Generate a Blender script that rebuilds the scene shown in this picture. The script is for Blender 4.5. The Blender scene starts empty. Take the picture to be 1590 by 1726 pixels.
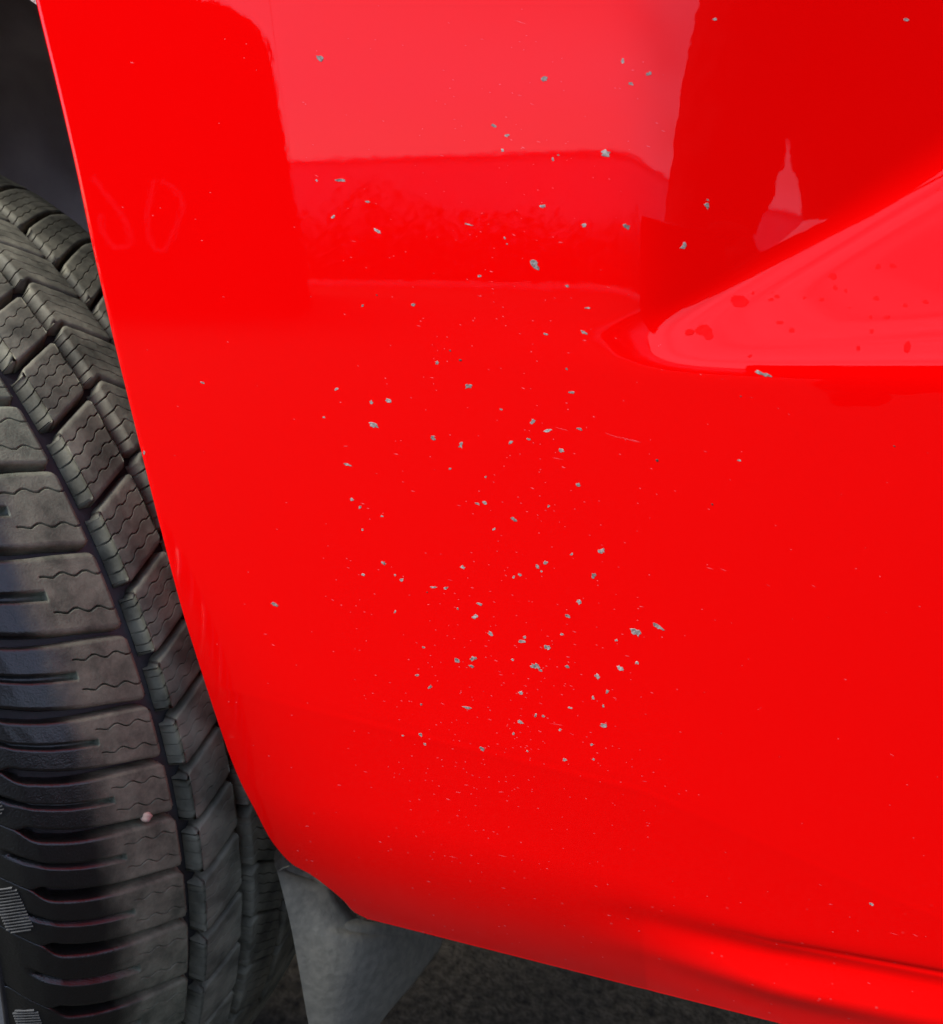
import bpy, bmesh, math, random
import numpy as np
from mathutils import Vector, Matrix
R_ = math.radians
scene = bpy.context.scene
COL = scene.collection
rng = np.random.default_rng(7)
random.seed(7)

# ------------------------------------------------------------------ camera
PITCH, YAW, HC, FPX = R_(16.33), R_(18.29), 0.592, 1500.0
cam_d = bpy.data.cameras.new('camera')
cam_d.sensor_fit = 'HORIZONTAL'; cam_d.sensor_width = 36.0
cam_d.lens = 36.0 * FPX / 1590.0
cam_d.clip_start = 0.01; cam_d.clip_end = 2000
cam_d.dof.use_dof = True; cam_d.dof.focus_distance = 0.325; cam_d.dof.aperture_fstop = 20.0
cam = bpy.data.objects.new('camera', cam_d); COL.objects.link(cam)
cam.location = (0, 0, HC)
cam.rotation_euler = (math.pi/2 - PITCH, 0, YAW)
scene.camera = cam

# ------------------------------------------------------------------ sky, sun, exposure
SUN_EL, SUN_AZ = R_(46), R_(-54)       # azimuth from the -Y direction, towards -X
world = bpy.data.worlds.new('World'); scene.world = world; world.use_nodes = True
nt = world.node_tree; nt.nodes.clear()
sky = nt.nodes.new('ShaderNodeTexSky'); sky.sky_type = 'NISHITA'; sky.sun_disc = False
sky.sun_elevation = SUN_EL
sky.air_density = 1.0; sky.dust_density = 1.2; sky.ozone_density = 3.0
sdir = Vector((math.sin(SUN_AZ)*math.cos(SUN_EL), -math.cos(SUN_AZ)*math.cos(SUN_EL), math.sin(SUN_EL)))
sky.sun_rotation = math.atan2(sdir.x, sdir.y)
bg = nt.nodes.new('ShaderNodeBackground'); bg.inputs['Strength'].default_value = 0.05
wo = nt.nodes.new('ShaderNodeOutputWorld')
# soft cloud cover: the sky mixed towards its own grey in drifting patches
tc = nt.nodes.new('ShaderNodeTexCoord')
mp = nt.nodes.new('ShaderNodeMapping'); mp.inputs['Scale'].default_value = (.8, .8, 6.0)
nz = nt.nodes.new('ShaderNodeTexNoise'); nz.inputs['Scale'].default_value = 1.7; nz.inputs['Detail'].default_value = 2
rp = nt.nodes.new('ShaderNodeValToRGB'); rp.color_ramp.elements[0].position = .30; rp.color_ramp.elements[1].position = .70
mx = nt.nodes.new('ShaderNodeMix'); mx.data_type = 'RGBA'
mx.inputs[7].default_value = (5.0, 5.9, 8.9, 1)
nt.links.new(tc.outputs['Generated'], mp.inputs['Vector']); nt.links.new(mp.outputs[0], nz.inputs['Vector'])
nt.links.new(nz.outputs['Fac'], rp.inputs['Fac'])
nt.links.new(rp.outputs['Color'], mx.inputs[0])
nt.links.new(sky.outputs[0], mx.inputs[6]); nt.links.new(mx.outputs[2], bg.inputs['Color'])
nt.links.new(bg.outputs[0], wo.inputs['Surface'])
sun_d = bpy.data.lights.new('sun', 'SUN'); sun_d.energy = 1.5; sun_d.angle = R_(40); sun_d.color = (1, .97, .92)
sun = bpy.data.objects.new('sun', sun_d); COL.objects.link(sun)
sun.rotation_euler = sdir.to_track_quat('Z', 'Y').to_euler()
scene.view_settings.view_transform = 'Standard'; scene.view_settings.look = 'None'
scene.view_settings.gamma = 1; scene.view_settings.exposure = 2.05

# ------------------------------------------------------------------ projection helpers (photo pixels -> rays)
cp, sp, cy, sy = math.cos(PITCH), math.sin(PITCH), math.cos(YAW), math.sin(YAW)
RT = np.array([cy, sy, 0.]); H_ = np.array([-sy, cy, 0.]); UPW = np.array([0, 0, 1.])
FW = H_*cp - UPW*sp; UP = UPW*cp + H_*sp
CAM = np.array([0, 0, HC])
Y0 = 0.285
def ray(u, v):
    u = np.asarray(u, float); v = np.asarray(v, float)
    return ((u-795)/FPX)[..., None]*RT - ((v-863)/FPX)[..., None]*UP + FW
def proj(P):
    d = np.asarray(P)-CAM
    z = d@FW
    return 795+FPX*(d@RT)/z, 863-FPX*(d@UP)/z
def on_plane(u, v, Y=Y0):
    d = ray(u, v); t = Y/d[..., 1]
    return CAM+d*t[..., None]

# ------------------------------------------------------------------ generic helpers
def mesh_obj(name, verts, faces, mat, parent=None, smooth=True):
    me = bpy.data.meshes.new(name)
    me.from_pydata([tuple(v) for v in verts], [], [tuple(int(i) for i in f) for f in faces])
    if smooth: me.polygons.foreach_set('use_smooth', [True]*len(me.polygons))
    me.update()
    if mat: me.materials.append(mat)
    o = bpy.data.objects.new(name, me); COL.objects.link(o)
    if parent: o.parent = parent
    return o
def grid_faces(n, m, flip=False):
    i, j = np.meshgrid(np.arange(n-1), np.arange(m-1), indexing='ij')
    a = i*m+j
    f = np.stack([a, a+1, a+m+1, a+m], -1).reshape(-1, 4)
    return f[:, ::-1] if flip else f
def grid_mesh(name, V, mat, parent=None, flip=False, smooth=True):
    n, m = V.shape[:2]
    f = grid_faces(n, m, flip); v = V.reshape(-1, 3)
    me = bpy.data.meshes.new(name)
    me.vertices.add(len(v)); me.vertices.foreach_set('co', v.astype(np.float32).ravel())
    me.loops.add(f.size); me.loops.foreach_set('vertex_index', f.astype(np.int32).ravel())
    me.polygons.add(len(f)); me.polygons.foreach_set('loop_start', np.arange(0, f.size, 4, dtype=np.int32))
    me.polygons.foreach_set('loop_total', np.full(len(f), 4, dtype=np.int32))
    me.update(calc_edges=True); me.validate()
    if smooth: me.polygons.foreach_set('use_smooth', np.ones(len(me.polygons), bool))
    if mat: me.materials.append(mat)
    o = bpy.data.objects.new(name, me); COL.objects.link(o)
    if parent: o.parent = parent
    return o
def empty(name, loc=(0, 0, 0)):
    o = bpy.data.objects.new(name, None); COL.objects.link(o); o.location = loc; o.empty_display_size = .1
    return o
def tag(o, label=None, cat=None, group=None, kind=None):
    for k, x in (('label', label), ('category', cat), ('group', group), ('kind', kind)):
        if x: o[k] = x
    return o
def box_bm(bm, lo, hi, bev=0, M=None):
    r = bmesh.ops.create_cube(bm, size=1)
    vs = r['verts']
    for v in vs:
        v.co = Vector([(lo[i]+hi[i])/2+v.co[i]*(hi[i]-lo[i]) for i in range(3)])
    if M:
        bmesh.ops.transform(bm, matrix=M, verts=vs)
    if bev:
        es = list({e for v in vs for e in v.link_edges})
        bmesh.ops.bevel(bm, geom=es, offset=bev, segments=2, affect='EDGES')
def bm_obj(name, bm, mat, parent=None, smooth=False):
    me = bpy.data.meshes.new(name); bm.to_mesh(me); bm.free()
    if smooth: me.polygons.foreach_set('use_smooth', [True]*len(me.polygons))
    me.materials.append(mat)
    o = bpy.data.objects.new(name, me); COL.objects.link(o)
    if parent: o.parent = parent
    return o
def sstep(a, b, x):
    t = np.clip((np.asarray(x, float)-a)/(b-a), 0, 1); return t*t*(3-2*t)
def catmull(pts, n):
    P = np.array(pts, float)
    d = np.r_[0, np.cumsum(np.linalg.norm(np.diff(P, axis=0), axis=1))]
    t = np.linspace(0, d[-1], n)
    m = np.gradient(P, d, axis=0)
    i = np.clip(np.searchsorted(d, t, side='right')-1, 0, len(P)-2)
    h = (d[i+1]-d[i])[:, None]; s = ((t-d[i])[:, None])/h
    return ((2*s**3-3*s**2+1)*P[i]+(s**3-2*s**2+s)*h*m[i]+(-2*s**3+3*s**2)*P[i+1]+(s**3-s**2)*h*m[i+1])

# ------------------------------------------------------------------ materials
def new_mat(name):
    m = bpy.data.materials.new(name); m.use_nodes = True
    n = m.node_tree; b = n.nodes['Principled BSDF']
    return m, n, b
def noise_mat(name, c1, c2, scale=20, rough=(.7, .9), bump=.2, bscale=80, detail=6, spec=.5, dist=.001, lo=.35, hi=.65, coat=0, coatr=.3):
    m, n, b = new_mat(name)
    tcn = n.nodes.new('ShaderNodeTexCoord')
    a = n.nodes.new('ShaderNodeTexNoise'); a.inputs['Scale'].default_value = scale; a.inputs['Detail'].default_value = detail
    r = n.nodes.new('ShaderNodeValToRGB')
    r.color_ramp.elements[0].position = lo; r.color_ramp.elements[1].position = hi
    r.color_ramp.elements[0].color = (*c1, 1); r.color_ramp.elements[1].color = (*c2, 1)
    n.links.new(tcn.outputs['Object'], a.inputs['Vector']); n.links.new(a.outputs['Fac'], r.inputs['Fac'])
    n.links.new(r.outputs['Color'], b.inputs['Base Color'])
    mr = n.nodes.new('ShaderNodeMapRange'); mr.inputs['To Min'].default_value = rough[0]; mr.inputs['To Max'].default_value = rough[1]
    n.links.new(a.outputs['Fac'], mr.inputs['Value']); n.links.new(mr.outputs[0], b.inputs['Roughness'])
    b2 = n.nodes.new('ShaderNodeTexNoise'); b2.inputs['Scale'].default_value = bscale; b2.inputs['Detail'].default_value = 4
    n.links.new(tcn.outputs['Object'], b2.inputs['Vector'])
    bp = n.nodes.new('ShaderNodeBump'); bp.inputs['Strength'].default_value = bump; bp.inputs['Distance'].default_value = dist
    n.links.new(b2.outputs['Fac'], bp.inputs['Height']); n.links.new(bp.outputs[0], b.inputs['Normal'])
    b.inputs['Specular IOR Level'].default_value = spec
    b.inputs['Coat Weight'].default_value = coat; b.inputs['Coat Roughness'].default_value = coatr
    return m

# red clear-coated paint, with road film thickening towards the sill
def paint_mat():
    m, n, b = new_mat('red_clearcoat_paint')
    tcn = n.nodes.new('ShaderNodeTexCoord')
    b.inputs['Roughness'].default_value = .5
    b.inputs['Specular IOR Level'].default_value = 0.0
    b.inputs['Coat Weight'].default_value = 1.0
    b.inputs['Coat IOR'].default_value = 1.40
    # dirt film mask: low on the panel, broken by noise
    sep = n.nodes.new('ShaderNodeSeparateXYZ'); n.links.new(tcn.outputs['Object'], sep.inputs[0])
    mr = n.nodes.new('ShaderNodeMapRange'); mr.interpolation_type = 'SMOOTHSTEP'
    mr.inputs['From Min'].default_value = .345; mr.inputs['From Max'].default_value = .285
    mr.inputs['To Min'].default_value = 0; mr.inputs['To Max'].default_value = 1
    n.links.new(sep.outputs['Z'], mr.inputs['Value'])
    dz = n.nodes.new('ShaderNodeTexNoise'); dz.inputs['Scale'].default_value = 60; dz.inputs['Detail'].default_value = 8; dz.inputs['Roughness'].default_value = .7
    n.links.new(tcn.outputs['Object'], dz.inputs['Vector'])
    dr = n.nodes.new('ShaderNodeMapRange'); dr.inputs['From Min'].default_value = .3; dr.inputs['From Max'].default_value = .75
    dr.inputs['To Min'].default_value = .03; dr.inputs['To Max'].default_value = .10
    n.links.new(dz.outputs['Fac'], dr.inputs['Value'])
    mu = n.nodes.new('ShaderNodeMath'); mu.operation = 'MULTIPLY'
    n.links.new(mr.outputs[0], mu.inputs[0]); n.links.new(dr.outputs[0], mu.inputs[1])
    # fine dust dots all over the lower half
    vo = n.nodes.new('ShaderNodeTexVoronoi'); vo.inputs['Scale'].default_value = 260; vo.inputs['Randomness'].default_value = 1
    n.links.new(tcn.outputs['Object'], vo.inputs['Vector'])
    vm = n.nodes.new('ShaderNodeMapRange'); vm.inputs['From Min'].default_value = .17; vm.inputs['From Max'].default_value = .08
    vm.inputs['To Min'].default_value = 0; vm.inputs['To Max'].default_value = .22
    n.links.new(vo.outputs['Distance'], vm.inputs['Value'])
    sc = n.nodes.new('ShaderNodeSeparateColor'); n.links.new(vo.outputs['Color'], sc.inputs[0])
    gt = n.nodes.new('ShaderNodeMath'); gt.operation = 'GREATER_THAN'; gt.inputs[1].default_value = .80
    n.links.new(sc.outputs[0], gt.inputs[0])
    m2 = n.nodes.new('ShaderNodeMapRange'); m2.interpolation_type = 'SMOOTHSTEP'
    m2.inputs['From Min'].default_value = .40; m2.inputs['From Max'].default_value = .31
    m2.inputs['To Min'].default_value = 0; m2.inputs['To Max'].default_value = 1
    n.links.new(sep.outputs['Z'], m2.inputs['Value'])
    q1 = n.nodes.new('ShaderNodeMath'); q1.operation = 'MULTIPLY'; n.links.new(vm.outputs[0], q1.inputs[0]); n.links.new(gt.outputs[0], q1.inputs[1])
    q2 = n.nodes.new('ShaderNodeMath'); q2.operation = 'MULTIPLY'; n.links.new(q1.outputs[0], q2.inputs[0]); n.links.new(m2.outputs[0], q2.inputs[1])
    ad = n.nodes.new('ShaderNodeMath'); ad.operation = 'ADD'; ad.use_clamp = True
    n.links.new(mu.outputs[0], ad.inputs[0]); n.links.new(q2.outputs[0], ad.inputs[1])
    mix = n.nodes.new('ShaderNodeMix'); mix.data_type = 'RGBA'
    mix.inputs[6].default_value = (.80, .0005, .0006, 1); mix.inputs[7].default_value = (.36, .17, .18, 1)
    n.links.new(ad.outputs[0], mix.inputs[0]); n.links.new(mix.outputs[2], b.inputs['Base Color'])
    cr = n.nodes.new('ShaderNodeMapRange'); cr.inputs['To Min'].default_value = .012; cr.inputs['To Max'].default_value = .30
    n.links.new(mr.outputs[0], cr.inputs['Value']); n.links.new(cr.outputs[0], b.inputs['Coat Roughness'])
    # orange peel
    bn = n.nodes.new('ShaderNodeTexNoise'); bn.inputs['Scale'].default_value = 300; bn.inputs['Detail'].default_value = 2
    n.links.new(tcn.outputs['Object'], bn.inputs['Vector'])
    bp = n.nodes.new('ShaderNodeBump'); bp.inputs['Strength'].default_value = .02; bp.inputs['Distance'].default_value = .0003
    n.links.new(bn.outputs['Fac'], bp.inputs['Height']); n.links.new(bp.outputs[0], b.inputs['Coat Normal'])
    return m
M_PAINT = paint_mat()
M_TREAD = noise_mat('dusty_tread_rubber', (.080, .076, .052), (.215, .200, .138), 70, (.62, .85), .35, 500, spec=.35, dist=.0006)
M_CARC = noise_mat('dark_rubber', (.014, .013, .013), (.030, .028, .026), 60, (.42, .6), .25, 600, spec=.5, dist=.0004)
M_SHOULD = noise_mat('tyre_dressed_rubber', (.016, .015, .014), (.030, .028, .024), 45, (.30, .42), .5, 900, spec=.5, dist=.0004)
M_HATCH = noise_mat('lit_hatch_rubber', (.022, .022, .02), (.05, .05, .045), 200, (.5, .6), .1, 500)  # ridges coloured lighter: the light they catch is put into the rubber
M_SIDE = noise_mat('pale_sidewall_rubber', (.10, .105, .11), (.15, .155, .16), 30, (.45, .6), .1, 500)  # even pale grey over the whole outer sidewall
M_LINER = noise_mat('wheel_arch_liner_felt', (.27, .215, .20), (.42, .35, .33), 14, (.85, .95), .5, 900, dist=.001, spec=.2)
M_FLAP = noise_mat('weathered_grey_plastic', (.150, .142, .108), (.215, .200, .150), 220, (.5, .75), .5, 420, spec=.45, dist=.0006)
M_CHIP = noise_mat('bare_primer', (.10, .075, .065), (.39, .345, .32), 900, (.5, .8), .55, 1400, dist=.0006, lo=.3, hi=.7)
_n = M_CHIP.node_tree; _b = _n.nodes['Principled BSDF']; _l = _b.inputs['Base Color'].links[0].from_socket
_oi = _n.nodes.new('ShaderNodeObjectInfo'); _hs = _n.nodes.new('ShaderNodeHueSaturation')
_mr = _n.nodes.new('ShaderNodeMapRange'); _mr.inputs['To Min'].default_value = .7; _mr.inputs['To Max'].default_value = 1.35
_n.links.new(_oi.outputs['Random'], _mr.inputs['Value']); _n.links.new(_mr.outputs[0], _hs.inputs['Value'])
_n.links.new(_l, _hs.inputs['Color']); _n.links.new(_hs.outputs[0], _b.inputs['Base Color'])
M_NICK = noise_mat('scuffed_clearcoat', (.70, .03, .045), (.75, .11, .13), 500, (.5, .7), .2, 900)
M_DARK = noise_mat('tar_speck', (.02, .008, .008), (.10, .03, .03), 300, (.5, .7), .2, 900)
M_SPOT = noise_mat('dried_water_spot', (.66, .001, .002), (.78, .001, .003), 300, (.5, .6), .1, 600, spec=.06)
M_ASPH = noise_mat('asphalt', (.016, .0145, .012), (.040, .036, .029), 160, (.8, .95), .9, 300, dist=.004, lo=.3, hi=.7, spec=.1)
M_LIGHTENED = noise_mat('lightened_ground', (.022, .018, .013), (.17, .14, .10), 150, (.85, .95), .9, 300, dist=.004, lo=.22, hi=.85, spec=.1)  # paler than the asphalt, making up in colour for weak light under the car
M_WALL = noise_mat('pale_render', (.46, .50, .66), (.53, .57, .73), 2, (.8, .9), .1, 20)
M_VERGE = noise_mat('verge_grass', (.06, .08, .04), (.16, .18, .10), 3, (.9, .95), .3, 20)
M_LEAF = noise_mat('hedge_leaf', (.03, .05, .025), (.07, .10, .05), 3, (.8, .95), .1, 20, spec=.2)
M_HOSE = noise_mat('pale_hose', (.17, .17, .20), (.24, .24, .27), 5, (.6, .7), .1, 20)
M_KERB = noise_mat('kerb_concrete', (.40, .42, .45), (.55, .56, .58), 4, (.8, .9), .2, 20)
M_DARKWOOD = noise_mat('dark_timber', (.010, .009, .008), (.022, .019, .017), 4, (.8, .9), .3, 20, spec=.2)
M_CLOTH = noise_mat('black_fleece', (.006, .006, .007), (.014, .013, .014), 40, (.9, 1), .8, 300, dist=.003, spec=.1)
M_SKIN = noise_mat('skin', (.45, .26, .19), (.52, .30, .22), 10, (.5, .6), .1, 200)
M_HAIR = noise_mat('dark_hair', (.012, .008, .006), (.03, .02, .014), 60, (.6, .8), .6, 300)
M_PHONE = noise_mat('phone_glass', (.01, .01, .012), (.014, .014, .016), 5, (.2, .3), .0, 20)
M_PEB = noise_mat('pale_pebble', (.42, .27, .19), (.62, .46, .36), 300, (.5, .7), .4, 500)
M_UNDER = noise_mat('underbody_black', (.010, .009, .009), (.02, .018, .016), 10, (.8, .9), .2, 30)
M_RIM = noise_mat('alloy_grey', (.35, .36, .37), (.42, .43, .44), 20, (.35, .5), .05, 300)

# ================================================================== THE CAR
car = empty('car', (-.533, .3715, 0))
tag(car, 'bright red car with stone-chipped glossy panel beside a turned black tyre', 'car')
def own(o):           # world-placed parts keep their place under the car's empty
    o.parent = car; o.matrix_parent_inverse = Matrix.Translation(-car.location); return o

# ---- panel surface: depth offset g over the plane Y0, laid out on the plane as seen in the photograph
S = 1/4400.
def bottom_v(u): return 1547+(u-619)*.2535
_q = np.linspace(-1, 4, 4001)
_t = sstep(-.05, .62, _q)*(1-sstep(.90, 1.70, _q))
_F = np.cumsum(_t)*(_q[1]-_q[0]); _F -= np.interp(-.5, _q, _F); _F /= _F[-1]
def g_off(x, z):
    P = np.stack([x, np.full_like(x, Y0), z], -1)
    u, v = proj(P)
    uc = np.clip(u, -200, 1900)
    e = bottom_v(u)-v
    # gentle crown
    g = .10*((z-.52)**2)*0.5+.05*(x-.0)**2*.5
    # tuck-under towards the sill
    e0 = np.interp(uc, [0, 1080, 1590, 1900], [322, 335, 245, 230])
    d = np.clip(e0-e, 0, 500)
    k = np.interp(uc, [0, 1000, 1590], [1.0, 1.0, .80])
    g = g + S*k*(.034*d*sstep(0, 16, d) + .34*np.clip(d-160, 0, 400)**2/300)
    g = g + .00004*np.exp(-((e-e0-2)/5.)**2)*sstep(330, 480, uc)
    # flange rib and the channel above it
    w = sstep(930, 1400, uc)*np.interp(uc, [1350, 1590], [.85, .55])
    ep = np.interp(uc, [900, 1100, 1300, 1590, 1900], [58, 62, 62, 84, 105])
    g = g - .0028*w*np.exp(-((e-ep+24)/27)**2) + .0028*w*np.exp(-((e-ep-36)/24)**2)
    g = g + .0008*sstep(1180, 1520, uc)*np.exp(-((e-ep-58)/4.5)**2)
    # sculpted ledge: starts at a point and widens rearwards
    a = .60*(uc-1120); W = (75+.5*(a+np.sqrt(a*a+60**2)))/1.3
    a2 = .58*(uc-1085); Hh = .36*.5*(a2+np.sqrt(a2*a2+30**2))
    vb = 640+.066*(uc-1130)
    g = g + S*Hh*np.interp((vb-v)/W, _q, _F)
    # soft beading of the crease
    return g
def hit(u, v, n=12):
    d = ray(u, v); t = Y0/d[..., 1]
    for _ in range(n):
        P = CAM+d*t[..., None]
        t = (Y0+g_off(P[..., 0], P[..., 2]))/d[..., 1]
    return CAM+d*t[..., None]
def surf(x, z):
    return np.stack([x, Y0+g_off(x, z), z], -1)
def normal(P, h=2e-4):
    x, z = P[..., 0], P[..., 2]
    gx = (g_off(x+h, z)-g_off(x-h, z))/(2*h); gz = (g_off(x, z+h)-g_off(x, z-h))/(2*h)
    n = np.stack([gx, -np.ones_like(gx), gz], -1)
    return n/np.linalg.norm(n, axis=-1, keepdims=True)

lip_px = [(619, 1547), (598, 1536), (581, 1518), (553, 1494), (523, 1472), (493, 1455), (467, 1427), (433, 1367), (400, 1300), (370, 1217),
          (348, 1150), (313, 1038), (275, 892), (243, 762), (218, 658), (198, 575), (167, 437), (128, 253), (100, 133), (68, 0),
          (30, -190), (-15, -430), (-60, -700)]
NU, NV = 620, 560
lp = np.array(lip_px, float)
L3 = hit(lp[:, 0], lp[:, 1])[:, [0, 2]]
Lc = catmull(L3, NV)
bu = np.linspace(619, 2300, 60)
B3 = on_plane(bu, bottom_v(bu))[:, [0, 2]]
# bottom edge must land on its traced line after the tuck: solve on the surface
B3 = hit(bu, bottom_v(bu), 30)[:, [0, 2]]
Bc = catmull(B3, NU)
ztop = Lc[-1, 1]; xr = Bc[-1, 0]
s = np.linspace(0, 1, NU)[:, None, None]; t = np.linspace(0, 1, NV)[None, :, None]
Tc = np.stack([np.linspace(Lc[-1, 0], xr, NU), np.full(NU, ztop)], -1)
Rc = np.stack([np.full(NV, xr), np.linspace(Bc[-1, 1], ztop, NV)], -1)
G = (1-t)*Bc[:, None]+t*Tc[:, None]+(1-s)*Lc[None]+s*Rc[None] \
    - ((1-s)*(1-t)*Bc[0]+s*(1-t)*Bc[-1]+(1-s)*t*Tc[0]+s*t*Tc[-1])
V = surf(G[..., 0], G[..., 1])
# turned-in edge: a tight roll and a flange behind it, along lip and sill
def roll(edge, out2, rad=.0020, depth=.009):
    rows = []
    for a in np.linspace(0, math.pi/2, 6)[1:]:
        rows.append(edge+out2*rad*math.sin(a)+np.array([0, 1, 0])*rad*(1-math.cos(a)))
    last = rows[-1]
    for dd in (.002, .005, depth):
        rows.append(last+np.array([0, 1, 0])*dd - out2*dd*.08)
    return rows
eL = V[0]; tg = np.gradient(eL, axis=0); oL = np.stack([-tg[:, 2], 0*tg[:, 0], tg[:, 0]], -1)
oL /= np.linalg.norm(oL, axis=1, keepdims=True)
oL *= np.where(oL[:, :1] > 0, -1, 1) if np.mean(oL[:, 0]) < 0 and False else (1 if np.mean(oL[:, 0]) < 0 else -1)
rl = roll(eL, oL, np.interp(np.arange(NV)/NV, [0, .30, .62, 1], [.0016, .0018, .0040, .0050])[:, None])
V = np.concatenate([np.stack(rl[::-1]), V], 0)
eB = V[:, 0]; tg = np.gradient(eB, axis=0); oB = np.stack([tg[:, 2], 0*tg[:, 0], -tg[:, 0]], -1)
oB /= np.linalg.norm(oB, axis=1, keepdims=True)+1e-9
nr = len(rl)
oB[:nr+1] = (oB[nr+1]+0*oB[:nr+1])
rb = roll(eB, oB, .0016)
V = np.concatenate([np.stack(rb[::-1], 1), V], 1)
fender = grid_mesh('fender', V, M_PAINT, flip=False)
own(fender)

def fenderpart(o):
    o.parent = fender; return o
fender.matrix_parent_inverse = Matrix.Translation(-car.location)

# ---- stone chips: each one a torn flake of bare primer with a raised rim
chips = [(1050,103,6,8,0),(540,98,14,8,35),(918,132,12,9,0),(833,212,8,8,0),(855,228,8,4,10),(847,253,5,6,0),(1021,259,19,11,20),(573,304,17,5,12),
(562,365,6,5,0),(636,389,11,6,35),(916,347,9,7,20),(985,380,10,6,-10),(1056,382,10,8,10),(932,268,4,6,0),(941,261,4,3,0),(851,401,4,4,0),
(855,411,3,3,0),(902,447,16,11,35),(808,465,6,4,10),(956,482,7,4,10),(697,514,6,6,0),(611,515,4,4,0),(985,560,10,5,25),(920,563,8,4,25),
(991,519,9,3,0),(620,340,9,3,10),(790,378,12,2.5,12),(1094,124,9,7,0),(1064,141,8,5,15),(1192,347,8,9,0),(1193,337,5,3,30),
(1153,415,10,10,0),(1205,32,8,5,25),(1528,33,9,5,0),(1288,631,26,6,22),(737,611,6,6,0),(790,651,10,9,10),(955,622,4,3,0),(964,661,11,4,12),
(567,656,5,6,0),(626,678,7,6,0),(655,676,11,6,20),(546,703,4,3,0),(630,717,15,8,15),(845,690,5,3,20),(898,711,8,8,0),(923,726,10,6,-10),
(891,740,6,4,0),(861,746,6,5,0),(977,723,10,4,15),(946,759,12,6,20),(729,738,9,6,20),(777,750,8,8,45),(585,783,13,4,18),(759,790,5,3,0),
(819,804,4,3,0),(975,817,8,6,0),(593,842,6,4,0),(607,855,5,4,0),(805,849,7,5,20),(817,847,8,5,0),(925,853,5,4,0),(866,875,10,6,15),
(833,892,6,4,0),(611,893,4,3,0),(644,870,4,3,0),(1014,929,10,8,20),(964,934,5,4,0),(920,949,6,7,0),(906,955,6,6,0),(913,963,3,3,0),
(647,949,8,6,15),(666,969,4,3,0),(677,978,5,7,20),(780,956,10,6,20),(877,969,5,5,0),(866,973,4,4,0),(1001,970,9,7,10),(612,969,6,4,0),
(730,990,10,4,0),(752,991,6,6,0),(977,1015,9,6,25),(809,1018,10,4,10),(772,1026,4,4,0),(801,1039,9,7,0),(666,1031,4,4,0),(958,1039,8,6,10),
(827,1069,9,7,20),(885,1074,6,4,0),(880,1081,10,7,0),(923,1091,10,8,10),(947,1069,6,4,35),(714,1091,5,4,0),(1039,1079,4,4,0),(798,1110,10,7,10),
(795,1123,9,4,10),(771,1114,10,6,10),(864,1112,5,3,0),(903,1123,15,9,20),(911,1130,6,4,20),(957,1124,8,6,-10),(1046,1126,11,8,25),
(1007,1140,11,7,10),(703,1138,5,4,0),(1073,1066,18,10,30),(1109,1056,20,6,28),(1074,1117,6,5,0),(725,1158,6,6,0),(710,1187,4,3,-30),
(788,1193,15,4,12),(878,1168,9,5,10),(877,1217,11,5,10),(1000,1176,5,5,0),(1024,1166,5,6,0),(1017,1223,11,7,15),(903,1206,5,5,0),(916,1207,4,5,0),
(710,1239,7,5,0),(716,1254,5,4,0),(866,1237,4,4,0),(944,1230,5,4,0),(813,1263,9,6,20),(889,1266,4,3,0),(952,1281,8,5,-10),(1001,1280,4,4,0),
(998,1255,6,4,0),(679,1240,4,3,0),(1017,1190,4,4,0),(961,1193,7,3,15),(1469,1524,7,4,10),(464,1019,13,5,25),(342,645,9,3,20),
(1246,776,6,3,10),(243,763,4,5,0),(534,304,4,3,0)]
def decal(u, v, L, Wd, ang, lift=.00012, npt=14, rag=.28, rim=True):
    """ragged flake on the panel: rim slightly proud, centre let in a little"""
    ca, sa = math.cos(R_(ang)), math.sin(R_(ang))
    a = np.linspace(0, 2*math.pi, npt, endpoint=False)
    rr = 1+rng.normal(0, rag, npt)*.6+.18*np.cos(2*a+rng.uniform(0, 6)); rr = np.clip(rr, .45, 1.6)
    du, dv = np.cos(a)*L/2*rr, np.sin(a)*Wd/2*rr
    U = u+du*ca-dv*sa; Vv = v+du*sa+dv*ca
    ring = [(1.0, 0.0), (.86, lift), (.62, lift*.55), (.3, lift*.4+rng.uniform(0, lift*.7))]
    P = []
    for f_, h in ring:
        j = 1+rng.normal(0, .05, npt)*(f_ < 1)
        p = hit(u+(U-u)*f_*j, v+(Vv-v)*f_*j); P.append(p+normal(p)*(h+.00001))
    c = hit(np.array([u]), np.array([v])); c = c+normal(c)*lift*.5
    vs = np.concatenate(P+[c]); fs = []
    for r_ in range(len(ring)-1):
        for i in range(npt):
            j = (i+1) % npt
            fs.append((r_*npt+i, r_*npt+j, (r_+1)*npt+j, (r_+1)*npt+i))
    b0 = (len(ring)-1)*npt
    for i in range(npt): fs.append((b0+i, b0+(i+1) % npt, len(ring)*npt))
    return vs, fs
def addmesh(acc, vs, fs):
    o = acc[2]; acc[0].append(vs); acc[1].extend([tuple(i+o for i in f) for f in fs]); acc[2] += len(vs)
for (u, v, L, Wd, an) in chips:
    k = 1.02
    vs, fs = decal(u, v, L*k, Wd*k, an, lift=.00003+.000004*L, rag=.42)
    o = mesh_obj('paint_chip', vs, fs, M_CHIP, smooth=False); fenderpart(o)
# dark tar specks
for (u, v, L) in [(1108,776,6),(1201,850,4),(1249,668,3),(1508,752,4),(776,607,5),(759,591,4),(720,998,2.5),(635,497,3)]:
    vs, fs = decal(u, v, L, L*.7, 10, .00008); o = mesh_obj('tar_speck', vs, fs, M_DARK); fenderpart(o)
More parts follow.
